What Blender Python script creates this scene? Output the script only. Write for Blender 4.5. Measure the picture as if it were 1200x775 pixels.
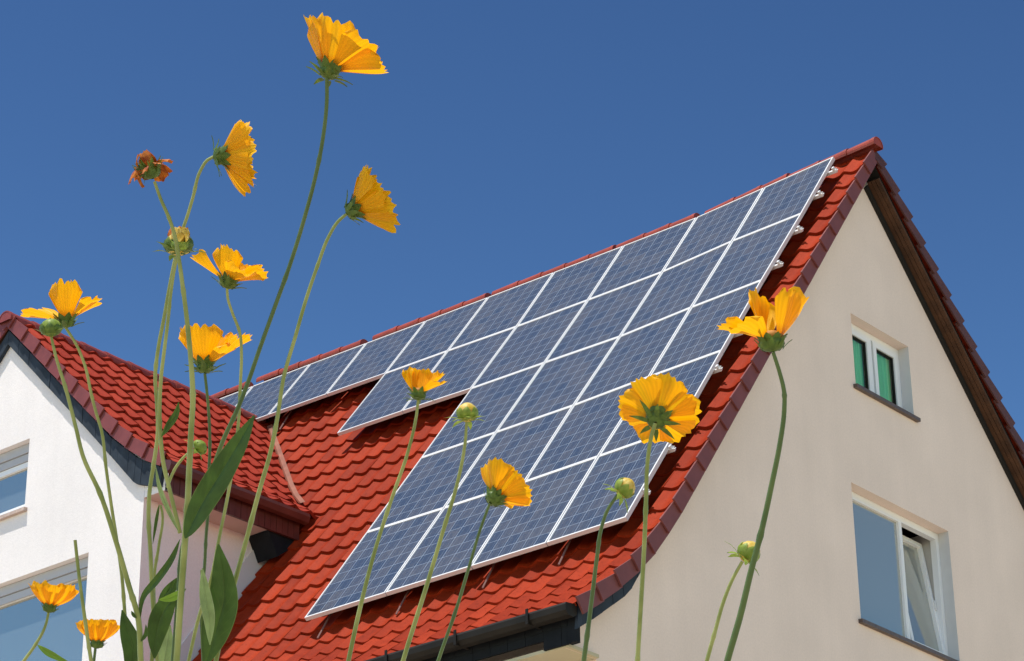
import bpy, bmesh, math, random
from mathutils import Vector as V, Matrix
random.seed(7)
R = math.radians
sc = bpy.context.scene
for o in list(bpy.data.objects):
    bpy.data.objects.remove(o)

# ------------------------------------------------------------------ camera
FPX, PITCH, ROLL, PSI = 3049.5, 0.445097, -0.0122226, 0.871209
fh = V((-math.cos(PSI), math.sin(PSI), 0)); rt0 = V((math.sin(PSI), math.cos(PSI), 0)); ZU = V((0, 0, 1))
FW = fh*math.cos(PITCH) + ZU*math.sin(PITCH)
U0 = -fh*math.sin(PITCH) + ZU*math.cos(PITCH)
RT = rt0*math.cos(ROLL) + U0*math.sin(ROLL)
UP = -rt0*math.sin(ROLL) + U0*math.cos(ROLL)
cam = bpy.data.cameras.new('camera'); camo = bpy.data.objects.new('camera', cam)
sc.collection.objects.link(camo)
cam.sensor_width = 36; cam.sensor_fit = 'HORIZONTAL'; cam.lens = 36*FPX/1200
cam.clip_start = 0.05; cam.clip_end = 3000
m = Matrix.Identity(4)
for i in range(3):
    m[i][0] = RT[i]; m[i][1] = UP[i]; m[i][2] = -FW[i]
camo.matrix_world = m
sc.camera = camo

# ------------------------------------------------------------------ light
SUN = V((-0.045, -0.275, 0.96)).normalized()
SUN_EL = math.asin(SUN.z)
world = bpy.data.worlds.new('World'); sc.world = world; world.use_nodes = True
wn = world.node_tree; bg = wn.nodes['Background']
sky = wn.nodes.new('ShaderNodeTexSky'); sky.sky_type = 'NISHITA'; sky.sun_disc = False
sky.sun_elevation = SUN_EL
sky.sun_rotation = math.atan2(SUN.x, SUN.y)
sky.altitude = 0; sky.air_density = 1.0; sky.dust_density = 0.0; sky.ozone_density = 5.0
pw = wn.nodes.new('ShaderNodeVectorMath'); pw.operation = 'POWER'; pw.inputs[1].default_value = (2.4, 2.4, 2.4)   # polarising filter: deeper, steeper blue
tint = wn.nodes.new('ShaderNodeVectorMath'); tint.operation = 'MULTIPLY'; tint.inputs[1].default_value = (.470, .283, .139)
mnn = wn.nodes.new('ShaderNodeVectorMath'); mnn.operation = 'MINIMUM'; mnn.inputs[1].default_value = (5, 6.0, 8.8)
wn.links.new(sky.outputs[0], mnn.inputs[0]); wn.links.new(mnn.outputs[0], pw.inputs[0]); wn.links.new(pw.outputs[0], tint.inputs[0])
wn.links.new(tint.outputs[0], bg.inputs[0]); bg.inputs[1].default_value = 0.10
sl = bpy.data.lights.new('sun', 'SUN'); sl.energy = 5.0; sl.angle = R(0.5); sl.color = (1, .95, .87)
so = bpy.data.objects.new('sun', sl); sc.collection.objects.link(so)
so.rotation_euler = SUN.to_track_quat('Z', 'Y').to_euler()
vs = sc.view_settings
vs.view_transform = 'Standard'; vs.look = 'None'; vs.gamma = 1; vs.exposure = 0.26; vs.use_curve_mapping = False

# ------------------------------------------------------------------ helpers
COL = sc.collection
def link(name, data, parent=None):
    o = bpy.data.objects.new(name, data); COL.objects.link(o)
    if parent is not None: o.parent = parent
    return o
def tag(o, label=None, cat=None, group=None, kind=None):
    if label: o['label'] = label
    if cat: o['category'] = cat
    if group: o['group'] = group
    if kind: o['kind'] = kind
    return o
def thing(name, loc, label, cat, group=None):
    o = link(name, None); o.location = loc; o.empty_display_size = .1
    return tag(o, label, cat, group)

class MB:
    def __init__(s): s.v = []; s.f = []; s.uv = []; s.col = []
    def quad(s, a, b, c, d, uv=None):
        i = len(s.v); s.v += [V(a), V(b), V(c), V(d)]; s.f.append((i, i+1, i+2, i+3))
        s.uv.append(uv or [(0, 0), (1, 0), (1, 1), (0, 1)])
    def grid(s, rows, uvf=None, close=False):
        i = len(s.v); n = len(rows[0]); mm = len(rows)
        for r in rows: s.v += [V(p) for p in r]
        for a in range(mm-1):
            for b in range(n if close else n-1):
                b2 = (b+1) % n
                s.f.append((i+a*n+b, i+a*n+b2, i+(a+1)*n+b2, i+(a+1)*n+b))
                if uvf: s.uv.append([uvf(a, b), uvf(a, b+1), uvf(a+1, b+1), uvf(a+1, b)])
                else: s.uv.append([(b/n, a/mm), ((b+1)/n, a/mm), ((b+1)/n, (a+1)/mm), (b/n, (a+1)/mm)])
    def poly(s, pts):
        i = len(s.v); s.v += [V(p) for p in pts]; s.f.append(tuple(range(i, i+len(pts)))); s.uv.append([(p[0], p[2]) for p in pts])
    def hexa(s, p):      # 8 pts: bottom 4 ccw, top 4
        i = len(s.v); s.v += [V(q) for q in p]
        for f in ((0, 3, 2, 1), (4, 5, 6, 7), (0, 1, 5, 4), (1, 2, 6, 5), (2, 3, 7, 6), (3, 0, 4, 7)):
            s.f.append(tuple(i+k for k in f)); s.uv.append([(0, 0), (1, 0), (1, 1), (0, 1)])
    def box(s, x0, x1, y0, y1, z0, z1):
        s.hexa([(x0, y0, z0), (x1, y0, z0), (x1, y1, z0), (x0, y1, z0), (x0, y0, z1), (x1, y0, z1), (x1, y1, z1), (x0, y1, z1)])
    def tube(s, pts, rad, n=8, cap=True):
        pts = [V(p) for p in pts]; rows = []
        if not hasattr(rad, '__len__'): rad = [rad]*len(pts)
        ref = None
        for k, p in enumerate(pts):
            t = (pts[min(k+1, len(pts)-1)]-pts[max(k-1, 0)]).normalized()
            if ref is None:
                ref = t.orthogonal().normalized()
            ref = (ref - t*ref.dot(t)).normalized(); b = t.cross(ref)
            rows.append([p+(ref*math.cos(2*math.pi*j/n)+b*math.sin(2*math.pi*j/n))*rad[k] for j in range(n)])
        s.grid(rows, close=True)
        if cap:
            i = len(s.v)-n; s.f.append(tuple(i+j for j in range(n))); s.uv.append([(0, 0)]*n)
    def build(s, name, mat, parent=None, smooth=False, fix=False, sub=0):
        me = bpy.data.meshes.new(name); me.from_pydata([tuple(p) for p in s.v], [], s.f)
        uvl = me.uv_layers.new(name='UVMap')
        k = 0
        for fi, u in enumerate(s.uv):
            for q in u: uvl.data[k].uv = q; k += 1
        if fix or smooth:
            b = bmesh.new(); b.from_mesh(me)
            if fix: bmesh.ops.recalc_face_normals(b, faces=b.faces)
            b.to_mesh(me); b.free()
        if smooth: me.polygons.foreach_set('use_smooth', [True]*len(me.polygons))
        me.materials.append(mat)
        o = link(name, me, parent)
        if parent is not None:
            if parent.type == 'EMPTY': o.matrix_parent_inverse = Matrix.Translation(-parent.location)
        if sub:
            md = o.modifiers.new('sub', 'SUBSURF'); md.levels = sub; md.render_levels = sub
        return o
# ------------------------------------------------------------------ materials
def mat(name, base, rough=.6, spec=.5, noise=0, nscale=8, bump=0, bscale=60, coat=0):
    mt = bpy.data.materials.new(name); mt.use_nodes = True; nt = mt.node_tree
    p = nt.nodes['Principled BSDF']; p.inputs['Base Color'].default_value = (*base, 1)
    p.inputs['Roughness'].default_value = rough; p.inputs['Specular IOR Level'].default_value = spec
    if coat: p.inputs['Coat Weight'].default_value = coat; p.inputs['Coat Roughness'].default_value = .08
    tc = nt.nodes.new('ShaderNodeTexCoord')
    if noise:
        n = nt.nodes.new('ShaderNodeTexNoise'); n.inputs['Scale'].default_value = nscale; n.inputs['Detail'].default_value = 6
        nt.links.new(tc.outputs['Object'], n.inputs['Vector'])
        r = nt.nodes.new('ShaderNodeMapRange'); r.inputs[1].default_value = .3; r.inputs[2].default_value = .7
        r.inputs[3].default_value = 1-noise; r.inputs[4].default_value = 1+noise
        nt.links.new(n.outputs['Fac'], r.inputs[0])
        mx = nt.nodes.new('ShaderNodeVectorMath'); mx.operation = 'SCALE'; mx.inputs[0].default_value = base
        nt.links.new(r.outputs[0], mx.inputs['Scale']); nt.links.new(mx.outputs[0], p.inputs['Base Color'])
    if bump:
        n2 = nt.nodes.new('ShaderNodeTexNoise'); n2.inputs['Scale'].default_value = bscale; n2.inputs['Detail'].default_value = 4
        nt.links.new(tc.outputs['Object'], n2.inputs['Vector'])
        b = nt.nodes.new('ShaderNodeBump'); b.inputs['Strength'].default_value = bump; b.inputs['Distance'].default_value = .01
        nt.links.new(n2.outputs['Fac'], b.inputs['Height']); nt.links.new(b.outputs[0], p.inputs['Normal'])
    return mt

def tile_mat(name, c1, c2):
    mt = bpy.data.materials.new(name); mt.use_nodes = True; nt = mt.node_tree; L = nt.links.new
    p = nt.nodes['Principled BSDF']; p.inputs['Roughness'].default_value = .65; p.inputs['Specular IOR Level'].default_value = .06
    uv = nt.nodes.new('ShaderNodeUVMap'); fl = nt.nodes.new('ShaderNodeVectorMath'); fl.operation = 'FLOOR'
    L(uv.outputs[0], fl.inputs[0])
    wn_ = nt.nodes.new('ShaderNodeTexWhiteNoise'); wn_.noise_dimensions = '2D'; L(fl.outputs[0], wn_.inputs['Vector'])
    tc = nt.nodes.new('ShaderNodeTexCoord')
    n = nt.nodes.new('ShaderNodeTexNoise'); n.inputs['Scale'].default_value = 9; n.inputs['Detail'].default_value = 8; n.inputs['Roughness'].default_value = .65
    L(tc.outputs['Object'], n.inputs['Vector'])
    ad = nt.nodes.new('ShaderNodeMath'); ad.operation = 'MULTIPLY_ADD'; ad.inputs[1].default_value = .6
    L(wn_.outputs['Value'], ad.inputs[0]); L(n.outputs['Fac'], ad.inputs[2])
    mr = nt.nodes.new('ShaderNodeMapRange'); mr.inputs[1].default_value = .4; mr.inputs[2].default_value = 1.15
    L(ad.outputs[0], mr.inputs[0])
    mx = nt.nodes.new('ShaderNodeMix'); mx.data_type = 'RGBA'; mx.inputs[6].default_value = (*c1, 1); mx.inputs[7].default_value = (*c2, 1)
    L(mr.outputs[0], mx.inputs[0])
    # small dark specks of soot and lichen
    n3 = nt.nodes.new('ShaderNodeTexNoise'); n3.inputs['Scale'].default_value = 45; n3.inputs['Detail'].default_value = 3
    L(tc.outputs['Object'], n3.inputs['Vector'])
    m3 = nt.nodes.new('ShaderNodeMapRange'); m3.inputs[1].default_value = .56; m3.inputs[2].default_value = .75; m3.inputs[4].default_value = .5
    L(n3.outputs['Fac'], m3.inputs[0])
    mx2 = nt.nodes.new('ShaderNodeMix'); mx2.data_type = 'RGBA'; mx2.inputs[7].default_value = (c1[0]*.45, c1[1]*.6, c1[2]*.7, 1)
    L(m3.outputs[0], mx2.inputs[0]); L(mx.outputs[2], mx2.inputs[6])
    L(mx2.outputs[2], p.inputs['Base Color'])
    b = nt.nodes.new('ShaderNodeBump'); b.inputs['Strength'].default_value = .15; b.inputs['Distance'].default_value = .004
    L(n3.outputs['Fac'], b.inputs['Height']); L(b.outputs[0], p.inputs['Normal'])
    return mt

M_TILE = tile_mat('red_clay_tile', (.200, .017, .004), (.325, .034, .009))
M_WTILE = tile_mat('wine_red_tile', (.21, .020, .010), (.31, .036, .017))
M_RIDGE = mat('ridge_clay', (.29, .045, .022), .45, .4, .18, 6)
M_WRIDGE = mat('ridge_clay_dark', (.24, .045, .035), .45, .4, .18, 6)
M_VERGE = mat('verge_flap', (.185, .052, .045), .5, .35, .12, 6)
M_WVERGE = mat('verge_flap_wine', (.19, .045, .040), .5, .35, .12, 6)
M_BEIGE = mat('beige_render', (.81, .670, .580), .95, .1, .05, 1.1, .25, 110)
M_WHITE = mat('white_render', (.80, .752, .735), .95, .1, .035, 1.2, .25, 110)
M_PVC = mat('white_upvc', (.78, .79, .80), .35, .4)
M_PINK = mat('painted_soffit', (.60, .49, .44), .8, .2, .06, 3)
M_OLIVE = mat('eaves_soffit', (.50, .45, .30), .8, .2, .06, 3)
M_ROOM = mat('grey_room_wall', (.42, .40, .37), .8, .2, .1, 2)
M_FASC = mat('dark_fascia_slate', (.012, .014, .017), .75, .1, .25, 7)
M_SLATE = mat('slate_shingle', (.030, .040, .054), .7, .15, .25, 7)
M_WOOD = mat('brown_boards', (.070, .030, .013), .7, .3, .35, 5)
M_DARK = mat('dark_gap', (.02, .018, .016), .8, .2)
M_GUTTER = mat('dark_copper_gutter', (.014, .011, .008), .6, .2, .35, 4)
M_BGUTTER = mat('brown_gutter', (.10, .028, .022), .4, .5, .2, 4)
M_LEAD = mat('valley_strip', (.24, .085, .05), .7, .3, .2, 6)
M_ALU = mat('anodised_frame', (.66, .655, .65), .38, .5)
M_STEEL = mat('rail_aluminium', (.72, .71, .70), .4, .5)
M_HOOK = mat('hook_painted_shade', (.20, .10, .085), .5, .4)  # rod colour dulled and browned to carry the shadow of the panels
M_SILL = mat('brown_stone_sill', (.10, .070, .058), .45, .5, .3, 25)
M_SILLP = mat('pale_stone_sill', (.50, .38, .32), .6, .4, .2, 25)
M_CURT = mat('green_curtain', (.30, .80, .52), .85, .1)
M_BLIND = mat('shutter_slats', (.42, .42, .44), .5, .4)
M_FLASH = mat('flashing_zinc', (.66, .64, .64), .45, .5)

def render_coat(mt, amp=.06):
    nt = mt.node_tree; L = nt.links.new; p = nt.nodes['Principled BSDF']; src = p.inputs['Base Color'].links[0].from_socket
    tc = nt.nodes.new('ShaderNodeTexCoord'); mp = nt.nodes.new('ShaderNodeMapping'); mp.inputs['Scale'].default_value = (2.6, 2.6, .22)
    L(tc.outputs['Object'], mp.inputs[0]); n = nt.nodes.new('ShaderNodeTexNoise'); n.inputs['Scale'].default_value = 1.6; n.inputs['Detail'].default_value = 7; n.inputs['Roughness'].default_value = .6
    L(mp.outputs[0], n.inputs['Vector'])
    n2 = nt.nodes.new('ShaderNodeTexNoise'); n2.inputs['Scale'].default_value = 48; n2.inputs['Detail'].default_value = 2; L(tc.outputs['Object'], n2.inputs['Vector'])
    r = nt.nodes.new('ShaderNodeMapRange'); r.inputs[1].default_value = .3; r.inputs[2].default_value = .75; r.inputs[3].default_value = 1+amp*.6; r.inputs[4].default_value = 1-amp; L(n.outputs['Fac'], r.inputs[0])
    r2 = nt.nodes.new('ShaderNodeMapRange'); r2.inputs[1].default_value = .3; r2.inputs[2].default_value = .7; r2.inputs[3].default_value = .965; r2.inputs[4].default_value = 1.03; L(n2.outputs['Fac'], r2.inputs[0])
    m_ = nt.nodes.new('ShaderNodeMath'); m_.operation = 'MULTIPLY'; L(r.outputs[0], m_.inputs[0]); L(r2.outputs[0], m_.inputs[1])
    v = nt.nodes.new('ShaderNodeVectorMath'); v.operation = 'SCALE'; L(src, v.inputs[0]); L(m_.outputs[0], v.inputs['Scale']); L(v.outputs[0], p.inputs['Base Color'])
render_coat(M_BEIGE, .03); render_coat(M_WHITE, .035)

def glass_mat(name, tint, refl=.12, alpha_dark=None):
    mt = bpy.data.materials.new(name); mt.use_nodes = True; nt = mt.node_tree; L = nt.links.new
    nt.nodes.remove(nt.nodes['Principled BSDF']); out = nt.nodes['Material Output']
    g = nt.nodes.new('ShaderNodeBsdfGlossy'); g.inputs['Roughness'].default_value = .02; g.inputs['Color'].default_value = (.98, .92, .78, 1)
    if alpha_dark is None:
        t = nt.nodes.new('ShaderNodeBsdfTransparent'); t.inputs['Color'].default_value = (*tint, 1)
    else:
        t = nt.nodes.new('ShaderNodeBsdfDiffuse'); t.inputs['Color'].default_value = (*tint, 1)
    fr = nt.nodes.new('ShaderNodeFresnel'); fr.inputs['IOR'].default_value = 1.5
    ma = nt.nodes.new('ShaderNodeMath'); ma.operation = 'ADD'; ma.inputs[1].default_value = refl; ma.use_clamp = True
    L(fr.outputs[0], ma.inputs[0])
    mx = nt.nodes.new('ShaderNodeMixShader'); L(ma.outputs[0], mx.inputs[0]); L(t.outputs[0], mx.inputs[1]); L(g.outputs[0], mx.inputs[2])
    L(mx.outputs[0], out.inputs['Surface'])
    return mt
M_GLASS = glass_mat('clear_window_glass', (.9, .96, .93), .03)
M_GREY = glass_mat('grey_blue_window_glass', (.25, .285, .29), .30, True)
M_COATED = glass_mat('coated_window_glass', (.13, .16, .17), .33, True)

def cell_mat():
    mt = bpy.data.materials.new('solar_cells'); mt.use_nodes = True; nt = mt.node_tree; L = nt.links.new
    p = nt.nodes['Principled BSDF']
    uv = nt.nodes.new('ShaderNodeUVMap'); sp = nt.nodes.new('ShaderNodeSeparateXYZ'); L(uv.outputs[0], sp.inputs[0])
    def math_(op, a, b=None, c=None):
        n = nt.nodes.new('ShaderNodeMath'); n.operation = op
        for i, q in enumerate((a, b, c)):
            if q is None: continue
            if isinstance(q, (int, float)): n.inputs[i].default_value = q
            else: L(q, n.inputs[i])
        return n.outputs[0]
    def edge(sock, w):
        f = math_('FRACT', sock); d = math_('MINIMUM', f, math_('SUBTRACT', 1.0, f))
        return math_('LESS_THAN', d, w)
    ln = math_('MAXIMUM', edge(sp.outputs[0], .019), edge(sp.outputs[1], .016))
    bus = math_('ADD', math_('MULTIPLY', sp.outputs[0], 2.0), .5)
    bl = math_('MULTIPLY', edge(bus, .016), .55)
    ln = math_('MAXIMUM', ln, bl)
    fl = nt.nodes.new('ShaderNodeVectorMath'); fl.operation = 'FLOOR'; L(uv.outputs[0], fl.inputs[0])
    oi = nt.nodes.new('ShaderNodeObjectInfo')
    w = nt.nodes.new('ShaderNodeTexWhiteNoise'); w.noise_dimensions = '4D'; L(fl.outputs[0], w.inputs['Vector']); L(math_('MULTIPLY', oi.outputs['Random'], 91.0), w.inputs['W'])
    n = nt.nodes.new('ShaderNodeTexNoise'); n.noise_dimensions = '4D'; n.inputs['Scale'].default_value = .55; n.inputs['Detail'].default_value = 3
    L(uv.outputs[0], n.inputs['Vector']); L(math_('MULTIPLY', oi.outputs['Random'], 37.0), n.inputs['W'])
    vo = nt.nodes.new('ShaderNodeTexVoronoi'); vo.inputs['Scale'].default_value = 5; L(uv.outputs[0], vo.inputs['Vector'])
    s1 = math_('ADD', math_('MULTIPLY', w.outputs['Value'], .45), math_('MULTIPLY', n.outputs['Fac'], .55))
    vs_ = nt.nodes.new('ShaderNodeSeparateColor'); L(vo.outputs['Color'], vs_.inputs[0])
    s1 = math_('ADD', s1, math_('MULTIPLY', math_('SUBTRACT', vs_.outputs[0], .5), .25))
    cr = nt.nodes.new('ShaderNodeValToRGB'); L(s1, cr.inputs[0])
    e = cr.color_ramp.elements
    e[0].position = .22; e[0].color = (.036, .052, .084, 1); e[1].position = .8; e[1].color = (.080, .082, .094, 1)
    mx = nt.nodes.new('ShaderNodeMix'); mx.data_type = 'RGBA'; mx.inputs[7].default_value = (.26, .31, .38, 1)
    L(ln, mx.inputs[0]); L(cr.outputs[0], mx.inputs[6]); L(mx.outputs[2], p.inputs['Base Color'])
    p.inputs['Roughness'].default_value = .24; p.inputs['IOR'].default_value = 1.5; p.inputs['Specular IOR Level'].default_value = .85
    return mt
M_CELL = cell_mat()

def petal_mat():
    mt = bpy.data.materials.new('yellow_petal'); mt.use_nodes = True; nt = mt.node_tree; L = nt.links.new
    p = nt.nodes['Principled BSDF']; out = nt.nodes['Material Output']
    uv = nt.nodes.new('ShaderNodeUVMap'); sp = nt.nodes.new('ShaderNodeSeparateXYZ'); L(uv.outputs[0], sp.inputs[0])
    cr = nt.nodes.new('ShaderNodeValToRGB'); L(sp.outputs[1], cr.inputs[0])
    e = cr.color_ramp.elements
    e[0].position = 0.0; e[0].color = (.55, .14, .004, 1); e[1].position = .25; e[1].color = (.88, .50, .006, 1)
    w = nt.nodes.new('ShaderNodeTexWave'); w.inputs['Scale'].default_value = 3.2; w.inputs['Distortion'].default_value = 1.5
    L(uv.outputs[0], w.inputs['Vector'])
    mr = nt.nodes.new('ShaderNodeMapRange'); mr.inputs[3].default_value = .92; mr.inputs[4].default_value = 1.04; L(w.outputs['Fac'], mr.inputs[0])
    sc_ = nt.nodes.new('ShaderNodeVectorMath'); sc_.operation = 'SCALE'; L(cr.outputs[0], sc_.inputs[0]); L(mr.outputs[0], sc_.inputs['Scale'])
    L(sc_.outputs[0], p.inputs['Base Color']); p.inputs['Roughness'].default_value = .55; p.inputs['Specular IOR Level'].default_value = .25
    t = nt.nodes.new('ShaderNodeBsdfTranslucent')
    tm = nt.nodes.new('ShaderNodeVectorMath'); tm.operation = 'MULTIPLY'; tm.inputs[1].default_value = (1.1, .92, .30); L(sc_.outputs[0], tm.inputs[0]); L(tm.outputs[0], t.inputs['Color'])
    mx = nt.nodes.new('ShaderNodeMixShader'); mx.inputs[0].default_value = .45
    L(p.outputs[0], mx.inputs[1]); L(t.outputs[0], mx.inputs[2]); L(mx.outputs[0], out.inputs['Surface'])
    b = nt.nodes.new('ShaderNodeBump'); b.inputs['Strength'].default_value = .3; b.inputs['Distance'].default_value = .0005
    L(w.outputs['Fac'], b.inputs['Height']); L(b.outputs[0], p.inputs['Normal'])
    return mt
M_PETAL = petal_mat()
def plant_mat(name, c, tr=.25, c2=None, rough=.5, scale=160):
    mt = bpy.data.materials.new(name); mt.use_nodes = True; nt = mt.node_tree; L = nt.links.new
    p = nt.nodes['Principled BSDF']; out = nt.nodes['Material Output']
    tc = nt.nodes.new('ShaderNodeTexCoord'); n = nt.nodes.new('ShaderNodeTexNoise'); n.inputs['Scale'].default_value = scale; n.inputs['Detail'].default_value = 5
    L(tc.outputs['Object'], n.inputs['Vector'])
    mx = nt.nodes.new('ShaderNodeMix'); mx.data_type = 'RGBA'; mx.inputs[6].default_value = (*c, 1); mx.inputs[7].default_value = (*(c2 or [q*1.4 for q in c]), 1)
    mr = nt.nodes.new('ShaderNodeMapRange'); mr.inputs[1].default_value = .35; mr.inputs[2].default_value = .65; L(n.outputs['Fac'], mr.inputs[0])
    L(mr.outputs[0], mx.inputs[0]); L(mx.outputs[2], p.inputs['Base Color'])
    p.inputs['Roughness'].default_value = rough; p.inputs['Specular IOR Level'].default_value = .35
    if tr:
        t = nt.nodes.new('ShaderNodeBsdfTranslucent'); L(mx.outputs[2], t.inputs['Color'])
        ms = nt.nodes.new('ShaderNodeMixShader'); ms.inputs[0].default_value = tr
        L(p.outputs[0], ms.inputs[1]); L(t.outputs[0], ms.inputs[2]); L(ms.outputs[0], out.inputs['Surface'])
    return mt
def leaf_mat(name, c, rib, tr=.3):
    mt = plant_mat(name, c, tr, None, .42, 120); nt = mt.node_tree; L = nt.links.new
    mx = [n for n in nt.nodes if n.type == 'MIX'][0]; outs = [l.to_socket for l in mx.outputs[2].links]
    uv = nt.nodes.new('ShaderNodeUVMap'); sp = nt.nodes.new('ShaderNodeSeparateXYZ'); L(uv.outputs[0], sp.inputs[0])
    def M(op, a, b=None):
        n = nt.nodes.new('ShaderNodeMath'); n.operation = op
        for k, q in enumerate((a, b)):
            if q is None: continue
            if isinstance(q, (int, float)): n.inputs[k].default_value = q
            else: L(q, n.inputs[k])
        return n.outputs[0]
    d = M('ABSOLUTE', M('SUBTRACT', sp.outputs[0], .5))
    rb = M('LESS_THAN', d, .035); edge = M('GREATER_THAN', d, .485)
    ve = M('MULTIPLY', M('LESS_THAN', M('FRACT', M('SUBTRACT', M('MULTIPLY', sp.outputs[1], 9.0), M('MULTIPLY', d, 6.0))), .08), .13)
    f = M('MAXIMUM', M('MULTIPLY', M('MAXIMUM', rb, edge), .75), ve)
    m2 = nt.nodes.new('ShaderNodeMix'); m2.data_type = 'RGBA'; L(f, m2.inputs[0]); L(mx.outputs[2], m2.inputs[6]); m2.inputs[7].default_value = (*rib, 1)
    for o in outs: L(m2.outputs[2], o)
    return mt
M_STEM = plant_mat('green_stem', (.19, .23, .055), 0, (.36, .38, .12), .45, 40)
M_STEMD = plant_mat('deep_green_stem', (.065, .11, .030), 0, (.11, .16, .045), .45, 40)
M_LEAF = leaf_mat('dark_leaf', (.045, .090, .014), (.15, .21, .05))
M_LEAFL = leaf_mat('pale_leaf', (.20, .27, .10), (.42, .46, .26))
M_LEAFB = leaf_mat('bright_leaf', (.14, .25, .025), (.26, .36, .08))
M_BRACT = plant_mat('bract_green', (.075, .13, .020), .2, (.13, .20, .03), .5, 300)
M_BRACTL = plant_mat('bract_light_green', (.19, .28, .035), .25, (.30, .38, .06), .5, 300)
M_DISC = plant_mat('disc_brown', (.30, .11, .01), 0, (.45, .20, .02), .7, 500)
M_BUDY = plant_mat('bud_yellow', (.62, .40, .035), .2, (.72, .56, .16), .5, 300)
M_WILT = plant_mat('wilted_petal', (.30, .055, .008), .22, (.62, .20, .02), .7, 260)

# ------------------------------------------------------------------ ground
GZ = -0.30
def ground():
    mb = MB(); mb.quad((-900, -900, GZ), (900, -900, GZ), (900, 900, GZ), (-900, 900, GZ))
    mt = mat('pale_bounce_ground', (.39, .33, .255), .95, .1, .18, .9, .5, 30)  # unseen surface, made pale to bounce fill light onto the shaded gable
    tag(mb.build('ground', mt), kind='structure')
ground()

# ------------------------------------------------------------------ roof tiles
TW, TC = .2375, .332
def prof_len(P):
    s = [0]
    for a, b in zip(P, P[1:]): s.append(s[-1]+math.hypot(b[0]-a[0], b[1]-a[1]))
    return s
def prof_at(P, S, s):
    if s <= 0: i = 0
    else:
        i = len(P)-2
        for k in range(len(P)-1):
            if s < S[k+1]: i = k; break
    a, b = P[i], P[i+1]; L = S[i+1]-S[i]; t = (s-S[i])/L
    d = ((b[0]-a[0])/L, (b[1]-a[1])/L)
    # blend the tangent near knots
    return (a[0]+(b[0]-a[0])*t, a[1]+(b[1]-a[1])*t), d
def wave(u):
    u = u % 1.0
    roll = (.5+.5*math.cos(2*math.pi*(u-.22)))**1.7
    return .034*roll - .006*math.sin(math.pi*u)
def tile_field(mb, P, a0, a1, mapf, nsub=10, skip=None, flip=False, jit=.005, phase=0.0, low_foot=False):
    """P runs from eave to ridge as (d,z); mapf(along,d,z)->world."""
    S = prof_len(P); ncol = int(round((a1-a0)/TW)); nrow = int(S[-1]/TC)+1
    rnd = random.Random(3)
    for j in range(nrow):
        s0 = j*TC; s1 = min(s0+TC+.05, S[-1]+.02)
        if s0 > S[-1]-.06: break
        (d0, z0), t0 = prof_at(P, S, s0); (d1, z1), t1 = prof_at(P, S, s1)
        up0 = (-t0[1], t0[0]) if not flip else (t0[1], -t0[0])
        if up0[1] < 0: up0 = (-up0[0], -up0[1])
        up1 = (-t1[1], t1[0])
        if up1[1] < 0: up1 = (-up1[0], -up1[1])
        dm, zm = (d0+d1)/2, (z0+z1)/2
        c = 0
        while c < ncol:
            if skip and skip(a0+(c+.5)*TW, dm, zm): c += 1; continue
            # one tile = its own strip of vertices so that each can sit a little off
            l0 = (.036 if j > 6 or low_foot is False else .018+.0026*j)+rnd.uniform(-jit, jit); l1 = .002; ds = rnd.uniform(-jit, jit)*1.5
            top0, top1, low = [], [], []
            for k in range(nsub+1):
                u = k/nsub; al = a0+(c+u*1.035)*TW
                h = wave(min(u, .9999)+phase) + (.004 if k == 0 else 0)
                q0 = (d0+up0[0]*(h+l0)-t0[0]*ds, z0+up0[1]*(h+l0)-t0[1]*ds)
                ql = (d0+up0[0]*(h+l0-.036)-t0[0]*ds, z0+up0[1]*(h+l0-.036)-t0[1]*ds)
                q1 = (d1+up1[0]*(h+l1), z1+up1[1]*(h+l1))
                top0.append(mapf(al, *q0)); top1.append(mapf(al, *q1)); low.append(mapf(al, *ql))
            f = lambda a, b, c=c, j=j: (c+min(b/nsub, .999), j+min(.02+a*.9, .99))
            if flip:
                mb.grid([top1, top0], f); mb.grid([list(top0), low], f)
            else:
                mb.grid([top0, top1], f); mb.grid([low, list(top0)], f)
            c += 1
def verge_flaps(mb, P, a_out, mapf, hgt=.15, side=1, lift=0.0):
    """a row of edge tiles: a top lap and a hanging side plate, one per course."""
    S = prof_len(P); nrow = int(S[-1]/TC)+1
    for j in range(nrow):
        s0 = j*TC; s1 = min(s0+TC+.05, S[-1])
        if s0 > S[-1]-.1: break
        (d0, z0), t0 = prof_at(P, S, s0); (d1, z1), t1 = prof_at(P, S, s1)
        def nn(t):
            u = (-t[1], t[0])
            return u if u[1] > 0 else (-u[0], -u[1])
        n0, n1 = nn(t0), nn(t1)
        def pt(al, d, z, n, h): return mapf(al, d+n[0]*h, z+n[1]*h)
        top0, top1 = .092+lift, .052+lift; b0, b1 = top0-hgt-.022, top1-hgt
        o0, o1 = a_out+side*.024, a_out-side*.004
        # side plate (thick), flared outward at its nose
        th = side*.020
        p = [pt(o0-th, d0, z0, n0, b0), pt(o0, d0, z0, n0, b0), pt(o1, d1, z1, n1, b1), pt(o1-th, d1, z1, n1, b1),
             pt(o0-th, d0, z0, n0, top0), pt(o0, d0, z0, n0, top0), pt(o1, d1, z1, n1, top1), pt(o1-th, d1, z1, n1, top1)]
        mb.hexa(p)
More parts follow.
